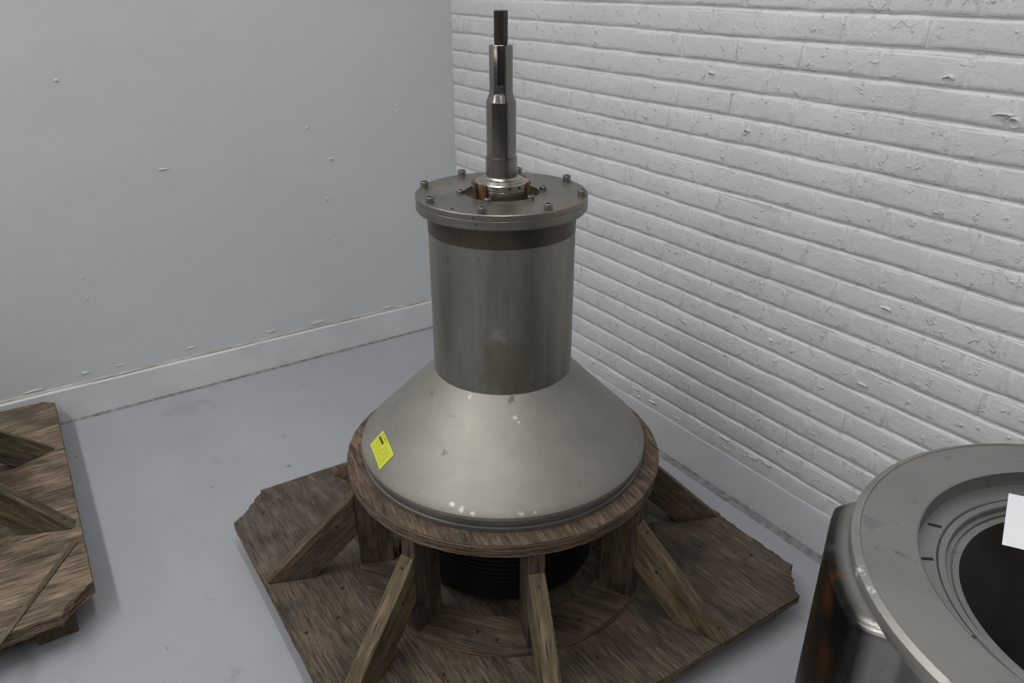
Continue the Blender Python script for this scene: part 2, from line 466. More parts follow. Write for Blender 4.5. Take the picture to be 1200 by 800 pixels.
# the far side of the room (outside the picture)
def slab(name, s0, s1, t0, t1, z0, z1, m):
    bm = bmesh.new()
    vs_ = []
    for z in (z0, z1):
        for (a, b) in ((s0, t0), (s1, t0), (s1, t1), (s0, t1)):
            q = CORNER + DL * a + DR * b
            vs_.append(bm.verts.new((q.x, q.y, z)))
    for f in ((0, 3, 2, 1), (4, 5, 6, 7), (0, 1, 5, 4), (1, 2, 6, 5), (2, 3, 7, 6), (3, 0, 4, 7)):
        bm.faces.new([vs_[i] for i in f])
    o = obj(name, bm, m)
    o['kind'] = 'structure'
    return o
RL, RR, RH = 10.0, 10.0, 3.9
slab('wall_back', RL, RL + 0.1, -0.1, RR, 0, RH, M['far'])
slab('wall_front', -0.1, RL + 0.1, RR, RR + 0.1, 0, RH, M['far'])
slab('ceiling', -0.1, RL + 0.1, -0.1, RR + 0.1, RH, RH + 0.1, M['ceiling'])
slab('trim_6', 6.0, RL, -0.1, -0.004, 0, RH, M['far'])
slab('trim_7', -0.1, -0.004, 4.6, RR, 0, RH, M['far'])
slab('trim_8', -0.1, 6.0, -0.1, -0.004, 2.8, RH, M['plaster'])
slab('trim_9', -0.1, -0.004, -0.1, 4.6, 2.717, RH, M['brick'])

# ------------------------------------------------------------------ setting: left wall (plaster)
bm = bmesh.new()
nx, nz = 80, 50
L, H = 6.0, 2.8
grid = []
dents = [(1.02, 0.95), (1.04, 0.72), (1.01, 0.50), (2.0, 0.9)]
for j in range(nz + 1):
    row = []
    for i in range(nx + 1):
        x = L * i / nx
        z = H * j / nz
        y = 0.004 * noise.noise(Vector((x * 1.3, z * 1.3, 2)))
        row.append(bm.verts.new((x, y, z)))
    grid.append(row)
for j in range(nz):
    for i in range(nx):
        quad(bm, grid[j][i], grid[j][i + 1], grid[j + 1][i + 1], grid[j + 1][i])
wl = obj('wall_left', bm, M['plaster'], None, True)
wl['kind'] = 'structure'
wall_frame(wl, DL, DR)
# thickness behind
bm = bmesh.new()
add_box(bm, -0.1, L, -0.12, -0.008, 0, H)
back = obj('backing', bm, M['plaster'], wl)
# little plaster scars and filled holes on the wall
def blob(name, x, z, w, h, d, m, parent, n=12):
    bm = bmesh.new()
    c = bm.verts.new((x, d, z))
    r1, r2 = [], []
    for i in range(n):
        a = 2 * PI * i / n
        k = 0.75 + 0.5 * rnd.random()
        r1.append(bm.verts.new((x + 0.6 * w * k * math.cos(a), d * (0.6 + 0.4 * rnd.random()), z + 0.6 * h * k * math.sin(a))))
        r2.append(bm.verts.new((x + w * k * math.cos(a), -0.004, z + h * k * math.sin(a))))
    for i in range(n):
        j = (i + 1) % n
        bm.faces.new((c, r1[i], r1[j]))
        quad(bm, r1[i], r2[i], r2[j], r1[j])
    o = obj(name, bm, m, parent, True, 80)
    return o
SCARS = [(388, 186, .014, .009), (383, 233, .009, .014), (393, 282, .010, .013), (192, 198, .026, .005), (66, 94, .008, .008),
         (360, 150, .006, .006), (465, 123, .006, .006), (97, 325, .007, .007), (102, 350, .006, .014)]
def on_wall(u, v, which):
    f = 903.2; ph = R(25.389)
    a, b = u - 600, v - 400
    d = Vector((a / f, math.cos(ph) - b / f * math.sin(ph), -math.sin(ph) - b / f * math.cos(ph)))
    n, dd = (DL, DR) if which == 'R' else (DR, DL)
    t = CORNER.dot(n) / d.dot(n)
    p = Vector((0, 0, 1.5)) + d * t
    return (Vector((p.x, p.y, 0)) - CORNER).dot(dd), p.z
for (u, v, sw, sh) in SCARS:
    s, z = on_wall(u, v, 'L')
    blob('plaster_scar', s, z, sw, sh, 0.003, M['plaster'], wl)
# peeling paint edge just above the baseboard
for (u, v, sw, sh) in [(372, 378, .055, .014), (318, 388, .030, .010), (225, 407, .03, .008), (455, 360, .035, .008), (140, 428, .03, .007), (100, 437, .02, .010), (40, 458, .05, .006)]:
    s, z = on_wall(u, v, 'L')
    blob('peeling_paint', s, z, sw, sh, 0.003, M['plaster'], wl, 16)

# ------------------------------------------------------------------ setting: brick wall on the right
PITCH = 0.06803
J0 = 0.6774
UN = 0.2025          # stretcher spacing
KMIN, KMAX = -9, 30
def joint_z(k):
    return J0 + k * PITCH
def wob(k, x):
    return 0.0042 * noise.noise(Vector((x * 1.6, k * 7.3, 1.0))) + 0.0022 * noise.noise(Vector((x * 9.0, k * 3.3, 4.0)))
L2 = 4.6
bm = bmesh.new()
xs = [i * 0.016 for i in range(int(L2 / 0.016) + 1)]
prevrow = None
rows = []
for k in range(KMIN, KMAX + 1):
    # profile of the bed joint: sharp undercut above, wide weathered slope below
    for dz, dy in ((-0.0100, 0.0052), (-0.0082, 0.0050), (-0.0048, 0.0012), (-0.0006, 0.0006), (0.0002, 0.0020), (0.0030, 0.0033), (0.0100, 0.0045), (0.030, 0.0045)):
        r = []
        for x in xs:
            ww = 0.0007 * noise.noise(Vector((x * 30, k * 5.1, dz * 300)))
            if dz < 0.02:
                ww += 0.0016 * max(0.0, noise.noise(Vector((x * 11, k * 9.7, dz * 120))) - 0.12) * (1 + 1.5 * noise.noise(Vector((x * 70, k, dz * 50))))
            r.append(bm.verts.new((x, dy + ww, joint_z(k) + dz + wob(k, x) + ww)))
        rows.append(r)
for a, b in zip(rows, rows[1:]):
    for i in range(len(xs) - 1):
        quad(bm, a[i], a[i + 1], b[i + 1], b[i])
wr = obj('wall_right', bm, M['brick'], None, True, 38)
wr['kind'] = 'structure'
wall_frame(wr, DR, DL)
bm = bmesh.new()
add_box(bm, -0.1, L2, -0.25, -0.006, 0, joint_z(KMAX))
obj('backing', bm, M['brick'], wr)

def brick_bm(w, seed):
    """painted brick centred on x, z 0..1 row; 14 points around, 3 rings"""
    r = random.Random(seed)
    bm = bmesh.new()
    h0, h1 = 0.0040, PITCH - 0.0084
    gx = 0.003
    def ring(inset, y, jit):
        pts = []
        x0, x1, z0, z1 = -w / 2 + gx + inset, w / 2 - gx - inset, h0 + inset * 0.7, h1 - inset * 0.45
        nx = 5 if w > 0.15 else 3
        seq = [(x0 + (x1 - x0) * i / nx, z0) for i in range(nx + 1)] + [(x1, z0 + (z1 - z0) * 0.5)] + \
              [(x1 - (x1 - x0) * i / nx, z1) for i in range(nx + 1)] + [(x0, z0 + (z1 - z0) * 0.5)]
        rr = random.Random(seed * 3 + 1)
        for i, (x, z) in enumerate(seq):
            corner = i in (0, nx, nx + 2, 2 * nx + 2)
            cxk = 0.0015 * rr.random() if corner else 0
            pts.append(bm.verts.new((x + jit * (rr.random() - .5) - math.copysign(cxk, x) , y + 0.0006 * (rr.random() - .5),
                                     z + jit * 0.6 * (rr.random() - .5))))
        return pts
    A = ring(0.0, 0.0046, 0.0035)
    B = ring(0.0035, 0.0061, 0.0035)
    D = ring(0.012, 0.0068, 0.0025)
    n = len(A)
    for P, Q in ((A, B), (B, D)):
        for i in range(n):
            quad(bm, P[i], P[(i + 1) % n], Q[(i + 1) % n], Q[i])
    # face as strips between bottom and top
    nx = (n - 4) // 2
    bot = D[:nx + 1]
    top = D[nx + 2:2 * nx + 3][::-1]
    ml, mr = D[-1], D[nx + 1]
    mids = [ml] + [bm.verts.new(((bot[i].co.x + top[i].co.x) / 2, 0.0069 + 0.0014 * (r.random() - .4), (bot[i].co.z + top[i].co.z) / 2)) for i in range(1, nx)] + [mr]
    for i in range(nx):
        quad(bm, bot[i], bot[i + 1], mids[i + 1], mids[i])
        quad(bm, mids[i], mids[i + 1], top[i + 1], top[i])
    return bm
def brick_mesh(w, seed):
    bm = brick_bm(w, seed)
    bmesh.ops.recalc_face_normals(bm, faces=bm.faces[:])
    me = bpy.data.meshes.new('brick')
    bm.to_mesh(me)
    bm.free()
    me.materials.append(M['brick'])
    for p_ in me.polygons:
        p_.use_smooth = True
    return me
STR = [brick_mesh(UN, i + 1) for i in range(18)]
HDR = [brick_mesh(UN * 0.468, i + 101) for i in range(10)]
rest = bmesh.new()
count = 0
for k in range(KMIN + 1, KMAX):
    header = (k % 6 == 0)
    sp = UN * 0.468 if header else UN
    if header:
        phase = (1.379 * 1.5) % sp if k == 0 else (0.921 * 1.5) % sp
    else:
        phase = (1.212 * 1.5) % sp if k % 2 == 0 else (1.279 * 1.5) % sp
    nb = int(L2 / sp)
    for i in range(-1, nb):
        x0 = phase + i * sp
        x0c, x1c = max(x0, 0.004), x0 + sp
        if x1c > L2 or x1c - x0c < 0.05:
            continue
        xm = (x0 + x1c) / 2 + rnd.uniform(-0.004, 0.004)
        z = joint_z(k) + wob(k, xm) + rnd.uniform(-0.0006, 0.0006)
        slope = (wob(k, xm + 0.06) - wob(k, xm - 0.06)) / 0.12 + rnd.uniform(-0.006, 0.006)
        me = rnd.choice(HDR if header else STR)
        fsc = (x1c - x0c) / sp
        loc = Vector((xm if fsc > 0.99 else (x0c + x1c) / 2, rnd.uniform(-0.0009, 0.0007), z))
        zt = joint_z(k)
        visible = zt > 0.11 and zt < 1.47 and x0 < 2.26 + (0.25 - 0.25 * min(1, max(0, zt) / 1.4))
        if header:
            visible = visible and x0 < 2.40 and zt > 0.2
        if visible and count < 300:
            o = bpy.data.objects.new('brick', me)
            o.parent = wr
            o.location = loc
            o.rotation_euler = (rnd.uniform(-0.015, 0.015), -slope, rnd.uniform(-0.006, 0.006))
            o.scale = (fsc, 1, 1)
            C.objects.link(o)
            count += 1
        else:
            t = bmesh.new()
            t.from_mesh(me)
            bmesh.ops.scale(t, vec=(fsc, 1, 1), verts=t.verts[:])
            bmesh.ops.rotate(t, matrix=Matrix.Rotation(-slope, 3, 'Y'), verts=t.verts[:])
            bmesh.ops.translate(t, vec=loc, verts=t.verts[:])
            tm = bpy.data.meshes.new('t')
            t.to_mesh(tm); t.free()
            rest.from_mesh(tm)
            bpy.data.meshes.remove(tm)
print('bricks', count)
ro = obj('far_bricks', rest, M['brick'], wr, True, 80)
ro['kind'] = 'stuff'
# paint pits, drips and holes in the brick wall
def pit(u, v, w, h, ang):
    s, z = on_wall(u, v, 'R')
    bm = bmesh.new()
    n = 12
    outer, inner = [], []
    for i in range(n):
        a = 2 * PI * i / n
        k = 0.8 + 0.4 * rnd.random()
        x, y = w * k * math.cos(a), h * k * math.sin(a)
        x, y = x * math.cos(ang) - y * math.sin(ang), x * math.sin(ang) + y * math.cos(ang)
        outer.append(bm.verts.new((s + x * 1.5, 0.0068, z + y * 1.5)))
        inner.append(bm.verts.new((s + x, 0.0068 + 0.0060 * max(0.0, y / h + 0.2), z + y)))
    c = bm.verts.new((s, 0.0064, z + h * 0.75))
    for i in range(n):
        j = (i + 1) % n
        quad(bm, outer[i], outer[j], inner[j], inner[i])
        bm.faces.new((inner[i], inner[j], c))
    obj('paint_crater', bm, M['brick'], wr, True, 80)
for q in [(1112, 93, .012, .006, .3), (835, 87, .012, .004, .3), (1172, 136, .020, .005, .2), (877, 154, .008, .005, 0.4), (1190, 143, .010, .007, 0),
          (1040, 362, .011, .005, 0), (1012, 450, .012, .004, 0), (700, 50, .006, .004, 0), (905, 398, .006, .003, 0), (1100, 250, .006, .004, 0)]:
    pit(*q)
# lumpy old paint along the foot of the brick wall
for i in range(26):
    s = rnd.uniform(0.9, 2.2)
    z = rnd.uniform(0.155, 0.20)
    blob('paint_lump', s, z, rnd.uniform(.012, .035), rnd.uniform(.003, .007), rnd.uniform(0.0075, 0.0105), M['brick'], wr, 10)

# ------------------------------------------------------------------ setting: baseboards, trims, rough floor edge
def skirting(name, frame, length, prof, m, seed):
    bm = bmesh.new()
    n = 70
    rings = []
    for i in range(n + 1):
        x = length * i / n
        rings.append([bm.verts.new((x, y + (0.0015 * noise.noise(Vector((x * 4, seed, y * 30))) if y > 0.003 else 0),
                                    z + (0.002 * noise.noise(Vector((x * 5, seed + 3, z * 30))) if z > 0.01 else 0))) for (y, z) in prof])
    for a, b in zip(rings, rings[1:]):
        for j in range(len(prof)):
            q = (j + 1) % len(prof)
            quad(bm, a[j], a[q], b[q], b[j])
    bm.faces.new(rings[0]); bm.faces.new(rings[-1][::-1])
    o = obj(name, bm, m, None, True, 30)
    o['kind'] = 'structure'
    wall_frame(o, *frame)
    return o
FR_, FL_ = (DR, DL), (DL, DR)
skirting('baseboard_right', FR_, 4.6, [(-0.01, 0.0), (0.003, 0.0), (0.0, 0.128), (0.004, 0.134), (0.002, 0.142), (-0.008, 0.146)][:1] + [(0.012, 0.0), (0.012, 0.132), (0.009, 0.140), (-0.01, 0.143)], M['curb'], 1)
skirting('baseboard_left', FL_, 6.0, [(-0.01, 0.0), (0.014, 0.0), (0.014, 0.128), (0.010, 0.134), (-0.01, 0.136)], M['curb_left'], 2)
skirting('trim_1', FL_, 6.0, [(-0.01, 0.1365), (0.009, 0.1365), (0.006, 0.141), (-0.01, 0.145)], M['caulk'], 3)
skirting('trim_2', FR_, 4.6, [(0.010, 0.0), (0.036, 0.0), (0.032, 0.0025), (0.018, 0.004), (0.011, 0.010)], M['grout'], 4)
skirting('trim_3', FL_, 6.0, [(0.012, 0.0), (0.024, 0.0), (0.020, 0.002), (0.0145, 0.006)], M['grout'], 5)

# ------------------------------------------------------------------ wooden stand
def px_plane(u, v, h):
    f = 903.2; ph = R(25.389)
    a, b = u - 600, v - 400
    d = Vector((a / f, math.cos(ph) - b / f * math.sin(ph), -math.sin(ph) - b / f * math.cos(ph)))
    return Vector((0, 0, 1.5)) + d * ((h - 1.5) / d.z)
HP = 0.078
PT = 0.024
def ragged(poly, rag, step=0.02, seed=0, amp_base=0.0008):
    """resample a closed outline; rag = per-edge raggedness"""
    out = []
    r = random.Random(seed)
    n = len(poly)
    for i in range(n):
        a, b = Vector(poly[i]), Vector(poly[(i + 1) % n])
        d = b - a
        L = d.length
        k = max(1, int(L / step))
        nrm = Vector((d.y, -d.x)).normalized()
        am = rag[i]
        for j in range(k):
            t = j / k
            q = a + d * t
            off = amp_base * (r.random() - .5)
            if am:
                off -= am * (0.5 + 0.5 * noise.noise(Vector((q.x * 22, q.y * 22, seed * 1.7)))) * (0.4 + r.random() * 0.8)
            if j == 0:
                off *= 0.3
            out.append(q + nrm * off)
    return out
def ply_board(name, poly, z1, z0, plies, rag, mtop, parent, seed=0, hole=None):
    bm = bmesh.new()
    th = (z1 - z0) / plies
    for p_ in range(plies):
        pts = ragged(poly, rag, 0.011, seed + p_ * 11)
        zt, zb = z1 - p_ * th, z1 - (p_ + 1) * th + 0.0006
        if p_ == plies - 1:
            zb = z0
        top = [bm.verts.new((q.x, q.y, zt)) for q in pts]
        bot = [bm.verts.new((q.x, q.y, zb)) for q in pts]
        f = bm.faces.new(top); f.material_index = 0
        f = bm.faces.new(bot[::-1]); f.material_index = 1
        for i in range(len(pts)):
            quad(bm, top[i], bot[i], bot[(i + 1) % len(pts)], top[(i + 1) % len(pts)], 1)
    return obj(name, bm, [mtop, M['ply_edge']], parent)
def ply_ring(name, r_out, r_in, z1, z0, plies, m, parent, seed=0, rough=0.0012):
    bm = bmesh.new()
    th = (z1 - z0) / plies
    n = 150
    for p_ in range(plies):
        off = rnd.uniform(-rough, rough)
        zt, zb = z1 - p_ * th, z1 - (p_ + 1) * th + 0.0006
        rr = [r_out + off - abs(rough * 2.2 * noise.noise(Vector((math.cos(2 * PI * i / n) * 9, math.sin(2 * PI * i / n) * 9, seed + p_ * 2.2)))) - rough * rnd.random() for i in range(n)]
        vt = [bm.verts.new((rr[i] * math.cos(2 * PI * i / n), rr[i] * math.sin(2 * PI * i / n), zt)) for i in range(n)]
        vb = [bm.verts.new((rr[i] * math.cos(2 * PI * i / n), rr[i] * math.sin(2 * PI * i / n), zb)) for i in range(n)]
        it = [bm.verts.new((r_in * math.cos(2 * PI * i / n), r_in * math.sin(2 * PI * i / n), zt)) for i in range(n)]
        ib = [bm.verts.new((r_in * math.cos(2 * PI * i / n), r_in * math.sin(2 * PI * i / n), zb)) for i in range(n)]
        for i in range(n):
            j = (i + 1) % n
            quad(bm, vt[i], vb[i], vb[j], vt[j], 1)
            quad(bm, it[i], it[j], ib[j], ib[i], 1)
            quad(bm, vt[i], vt[j], it[j], it[i], 0)
            quad(bm, vb[i], ib[i], ib[j], vb[j], 1)
    return obj(name, bm, [m, M['ply_edge']], parent)

def loc2(p):
    return (p[0] - AXIS.x, p[1] - AXIS.y)
# platform outline relative to the axis (measured), counter-clockwise
nA = Vector((math.cos(R(33.2)), math.sin(R(33.2))))       # normal of the edge facing the brick wall
tA = Vector((nA.y, -nA.x))                                 # along that edge, towards the camera side
hs = 0.612
L1, Lb = loc2((-0.8005, 1.7785)), loc2((-0.773, 1.936))
R1, R2 = loc2((0.7335, 1.4925)), loc2((0.752, 1.606))
def crossp(p, d, q, e):
    k = d.x * e.y - d.y * e.x
    t = ((q.x - p.x) * e.y - (q.y - p.y) * e.x) / k
    return p + d * t
v2 = lambda t: Vector((t[0], t[1]))
BACK = nA * hs + (-tA) * hs                                # corner nearest the room corner
FRONT = crossp(v2(L1), tA, v2(R1), nA)                     # corner nearest the camera
F1 = FRONT - tA * 0.11
F2 = FRONT + nA * 0.11
SPOKES = [-167.3, -123.0, -78.6, -32.7, 12.7, 57.3, 102.4, 147.2]
def build_stand(label, origin, pale, HP=0.078, PT=0.024):
    st = thing('wooden_stand', label, 'stand', (origin.x, origin.y, 0), 0)
    back = [v2(L1) + 0 * nA, None]
    a0, a1 = R(-168.0), R(12.2)
    # seam between the two sheets runs under the left spoke
    seamL = crossp(v2(L1), tA, Vector((0, 0)), Vector((math.cos(R(-169.3)), math.sin(R(-169.3)))))
    seamR = crossp(v2(R2), tA, Vector((0, 0)), Vector((math.cos(a1), math.sin(a1))))
    m1, m2 = (M['ply_pale'], M['ply_pale']) if pale else (M['ply_back'], M['ply_right'])
    g_ = 0.0008
    if pale:
        Cb = v2(R2) - tA * 0.02
        PB = [v2(L1), F1, F2, v2(R1), v2(R2), BACK + tA * 0.03, BACK - nA * 0.04, v2(Lb)]
        ply_board('platform_board', PB, HP, HP - PT, 6, [0.002, .006, .012, .022, .003, .003, .003, .004], m2, st, 31)
    else:
        back_poly = [v2(L1), seamL, Vector((0, 0)), seamR, BACK + tA * 0.02, BACK - nA * 0.02, v2(Lb)]
        front_poly = [seamL + tA * g_, F1, F2, v2(R1), v2(R2), seamR + tA * g_, Vector((0, 0)) + tA * g_]
        o1 = ply_board('platform_board', back_poly, HP, HP - PT, 5, [0.002, 0, 0, 0.012, .003, 0.004, 0.024], m1, st, 11)
        o1['label'] = 'grey brown plywood half towards the room corner'
        o2 = ply_board('platform_board', front_poly, HP - 0.001, HP - PT, 5, [0.003, .006, .004, .026, .013, 0, 0], m2, st, 21)
        o2['label'] = 'streaky brown plywood half with a splintered corner'
    # skids
    for off in (-0.50, 0.0, 0.50):
        bm = bmesh.new()
        add_box(bm, -0.52, 0.52, -0.045, 0.045, 0.0, HP - PT)
        bevel(bm, 0.003)
        s = obj('skid', bm, M['lumber_b'], st)
        s.location = (nA.x * off, nA.y * off, 0)
        s.rotation_euler = (0, 0, math.atan2(tA.y, tA.x))
    ply_ring('base_disc', 0.392, 0.286, HP + 0.019, HP, 4, M['ply_disc'], st, 3, 0.0008)
    ply_ring('top_ring', 0.397, 0.30, HP + 0.3305, HP + 0.312, 4, M['ply_ring'], st, 5, 0.0012).name = 'top_ring'
    ply_ring('top_ring', 0.394, 0.30, HP + 0.312, HP + 0.294, 5, M['ply_ring'], st, 8, 0.0020)
    for i, a in enumerate(SPOKES):
        ar = R(a)
        bm = bmesh.new()   # post, local X = up so the grain is vertical
        add_box(bm, 0.0, 0.275, -0.0445, 0.0445, -0.019, 0.019)
        bevel(bm, 0.002)
        po = obj('post', bm, M['post'], st)
        po.matrix_local = Matrix.Translation((0.3445 * math.cos(ar), 0.3445 * math.sin(ar), HP + 0.019)) @ \
            Matrix.Rotation(ar, 4, 'Z') @ Matrix(((0, 1, 0, 0), (0, 0, 1, 0), (1, 0, 0, 0), (0, 0, 0, 1)))
        # brace: parallelogram in the radial plane, local X along its length (45 degrees down and out)
        bm = bmesh.new()
        r0, r1 = 0.3895, 0.632
        th = 0.1245
        top = (HP + (r1 - r0))
        prof = [(r0, top - th), (r0, top), (r1 - 0.004, HP + 0.004), (r1 - 0.001, HP), (r1 - th, HP)]
        c45 = math.sqrt(.5)
        # rotate (r,z) so X = down-out direction
        def rz(q):
            r_, z_ = q[0] - r0, q[1] - top
            return (r_ * c45 - z_ * c45, r_ * c45 + z_ * c45)
        A = [bm.verts.new((rz(q)[0], -0.019, rz(q)[1])) for q in prof]
        B = [bm.verts.new((rz(q)[0], 0.019, rz(q)[1])) for q in prof]
        bm.faces.new(A); bm.faces.new(B[::-1])
        for j in range(len(prof)):
            q = (j + 1) % len(prof)
            quad(bm, A[j], B[j], B[q], A[q])
        bevel(bm, 0.0022)
        mm = M['lumber_green'] if pale else (M['lumber'] if i not in (4, 0) else M['lumber_b'])
        br = obj('brace', bm, mm, st)
        mx = Matrix.Translation((r0 * math.cos(ar), r0 * math.sin(ar), top)) @ Matrix.Rotation(ar, 4, 'Z') @ Matrix.Rotation(R(45), 4, 'Y')
        br.matrix_local = mx
        for (sx, sy, sz, vert) in ((0.03, 0.0, 0.0002, True), (0.31, 0.002, 0.0002, True), (0.12, -0.0192, -0.035, False), (0.10, 0.0192, -0.03, False)):
            bm = bmesh.new()
            if vert:
                add_lathe(bm, [(0.0038, -0.001), (0.0038, 0.0006)], 8, cap0=True, cap1=True)
            else:
                add_lathe(bm, [(0.0038, -0.0008), (0.0038, 0.0008)], 8, cap0=True, cap1=True)
                bmesh.ops.rotate(bm, matrix=Matrix.Rotation(R(90), 3, 'X'), verts=bm.verts[:])
            sc = obj('screw', bm, M['nail'], br)
            sc.location = (sx, sy, sz)
    # screws in the platform
    if not pale:
        for (u, v) in ((401, 689), (396, 723), (359, 741), (442, 693), (309, 600), (700, 770), (820, 640), (880, 650), (520, 790)):
            f = 903.2; ph = R(25.389)
            a, b = u - 600, v - 400
            d = Vector((a / f, math.cos(ph) - b / f * math.sin(ph), -math.sin(ph) - b / f * math.cos(ph)))
            t = (HP - 1.5) / d.z
            p_ = d * t
            bm = bmesh.new()
            add_lathe(bm, [(0.0045, -0.001), (0.0045, 0.0008)], 8, cap0=True, cap1=True)
            s = obj('screw', bm, M['nail'], st)
            s.location = (p_.x - AXIS.x, p_.y - AXIS.y, HP)
        for a, r_ in ((-100, .34), (-92, .36), (-58, .35), (-140, .35)):
            bm = bmesh.new()
            add_lathe(bm, [(0.004, -0.001), (0.004, 0.0008)], 8, cap0=True, cap1=True)
            s = obj('screw', bm, M['nail'], st)
            s.location = (r_ * math.cos(R(a)), r_ * math.sin(R(a)), HP + 0.019)
    return st

stand = build_stand('brown wooden stand of eight braced posts and a plywood ring carrying the tall steel housing', AXIS, False)
LEFT = Vector((-1.836, 1.586, 0))
stand2 = build_stand('pale weathered wooden stand cut off by the left edge of the picture', LEFT, True, 0.115, 0.038)
# thin batten across the left stand
bm = bmesh.new()
add_box(bm, 0, 0.46, -0.008, 0.008, 0, 0.004)
bevel(bm, 0.001)
bt = obj('batten', bm, M['lumber_green'], stand2)
pa, pb = px_plane(88, 634, 0.118).xy - LEFT.xy, px_plane(2, 748, 0.118).xy - LEFT.xy
bt.location = (pa.x, pa.y, 0.115)
bt.rotation_euler = (0, 0, math.atan2((pb - pa).y, (pb - pa).x))

# ------------------------------------------------------------------ shaft housing
hg = thing('shaft_housing', 'tall dull steel cone and barrel housing with upright shaft on the wooden ring',
           'machine part', (AXIS.x, AXIS.y, 0))
Z0 = 0.4085
lathe_obj('cone', [(0.160, 0.652), (0.1665, 0.6435), (0.200, 0.609), (0.250, 0.5585), (0.300, 0.508), (0.345, 0.4625), (0.3535, 0.4535), (0.357, 0.448), (0.357, 0.440), (0.30, 0.436)], M['cone'], hg, 128)
lathe_obj('base_rim', [(0.30, 0.4395), (0.3565, 0.4395), (0.3555, 0.428), (0.3505, 0.425), (0.3505, 0.421), (0.3555, 0.419), (0.3555, Z0 + 0.001), (0.28, Z0 + 0.001)], M['rim'], hg, 128)
lathe_obj('barrel', [(0.1655, 0.640), (0.1665, 0.643), (0.1665, 0.986)], M['barrel'], hg, 128)
lathe_obj('neck_band', [(0.160, 0.986), (0.1672, 0.9862), (0.1672, 1.034)], M['neck'], hg, 128)
lathe_obj('flange', [(0.10, 1.0335), (0.189, 1.0335), (0.1915, 1.036), (0.1915, 1.0535), (0.1905, 1.0545), (0.10, 1.0545)], M['flange'], hg, 128)
lathe_obj('cover_plate', [(0.084, 1.030), (0.084, 1.0665), (0.0855, 1.0677), (0.1895, 1.0677), (0.1915, 1.0657), (0.1915, 1.0555), (0.1900, 1.0545), (0.084, 1.0545)], M['flange'], hg, 128)
# recess floor inside the opening
lathe_obj('recess', [(0.0839, 1.050), (0.050, 1.050)], M['flange'], hg, 48)
lathe_obj('recess_wall', [(0.0838, 1.018), (0.0838, 1.0545)], M['flange'], hg, 48)
# collar
lathe_obj('collar', [(0.058, 1.02), (0.058, 1.078), (0.0565, 1.0795), (0.0565, 1.0805), (0.059, 1.082), (0.059, 1.091), (0.0565, 1.093), (0.048, 1.0935), (0.0465, 1.098), (0.040, 1.0995), (0.037, 1.1025), (0.034, 1.1035)],
          M['collar'], hg, 64)
for a in (-129, -15, -164, 95, 40):
    bm = bmesh.new()
    add_box(bm, 0.0585, 0.064, -0.0085, 0.0085, 1.040, 1.094)
    bevel(bm, 0.001)
    c = obj('clip', bm, M['brass'], hg)
    c.rotation_euler = (0, 0, R(a))
    bm = bmesh.new()
    add_lathe(bm, [(0.0035, 0), (0.0035, 0.0018)], 10, cap0=True, cap1=True)
    bmesh.ops.rotate(bm, matrix=Matrix.Rotation(R(90), 3, 'Y'), verts=bm.verts[:])
    s = obj('screw', bm, M['bolt'], c)
    s.location = (0.064, 0, 1.084)
for a in (-72, -50, -100):
    bm = bmesh.new()
    add_lathe(bm, [(0.0028, 0), (0.0028, 0.0015)], 10, cap0=True, cap1=True)
    bmesh.ops.rotate(bm, matrix=Matrix.Rotation(R(90), 3, 'Y'), verts=bm.verts[:])
    bmesh.ops.translate(bm, vec=(0.0588, 0, 1.0865), verts=bm.verts[:])
    bmesh.ops.rotate(bm, matrix=Matrix.Rotation(R(a), 3, 'Z'), verts=bm.verts[:])
    obj('set_screw', bm, M['hole'] if a != -100 else M['bolt'], hg)
# shaft
sh = lathe_obj('shaft', [(0.0335, 1.098), (0.0345, 1.106), (0.0345, 1.142), (0.0330, 1.1428), (0.0330, 1.1442), (0.0338, 1.145), (0.0322, 1.1455), (0.0322, 1.258), (0.0318, 1.2605),
                         (0.0262, 1.274), (0.0250, 1.280), (0.0247, 1.29)], M['shaft'], hg, 64)
# keyed length with a real keyway facing the camera
bm = bmesh.new()
rk, half, depth = 0.0247, 0.0068, 0.009
a0 = math.asin(half / rk)
n = 56
def keyring(z, cut=True):
    pts = []
    for i in range(n + 1):
        a = -PI / 2 + a0 + (2 * PI - 2 * a0) * i / n
        pts.append((rk * math.cos(a), rk * math.sin(a)))
    if cut:
        pts += [(-half, -rk + depth), (half, -rk + depth)]
    else:
        y = -math.sqrt(rk * rk - (half * .4) ** 2)
        pts += [(-half * .4, y), (half * .4, y)]
    return [bm.verts.new((x, y, z)) for x, y in pts]
ks = [keyring(1.288, False), keyring(1.294, True), keyring(1.3705, True)]
kt = [bm.verts.new((v.co.x * 0.955, v.co.y * 0.955, 1.3722)) for v in ks[-1]]
ks.append(kt)
for A, B in zip(ks, ks[1:]):
    m_ = len(A)
    for i in range(m_):
        quad(bm, A[i], A[(i + 1) % m_], B[(i + 1) % m_], B[i], 1 if (i >= n and i != m_ and A is ks[1]) else 0)
bm.faces.new(kt)
obj('keyed_section', bm, [M['shaft'], M['hole']], sh, True, 40)
bm = bmesh.new()
nn = 96
rg = []
for z, k in ((1.370, 0.9), (1.376, 0.94), (1.377, 1.0), (1.436, 1.0), (1.4375, 0.93)):
    rg.append([bm.verts.new(((0.0138 + (0.0005 if (i // 2) % 2 else -0.0005)) * k * math.cos(2 * PI * i / nn), (0.0138 + (0.0005 if (i // 2) % 2 else -0.0005)) * k * math.sin(2 * PI * i / nn), z)) for i in range(nn)])
for A, B in zip(rg, rg[1:]):
    for i in range(nn):
        quad(bm, A[i], A[(i + 1) % nn], B[(i + 1) % nn], B[i])
bm.faces.new(rg[-1])
obj('splined_tip', bm, M['shaft_dark'], sh)
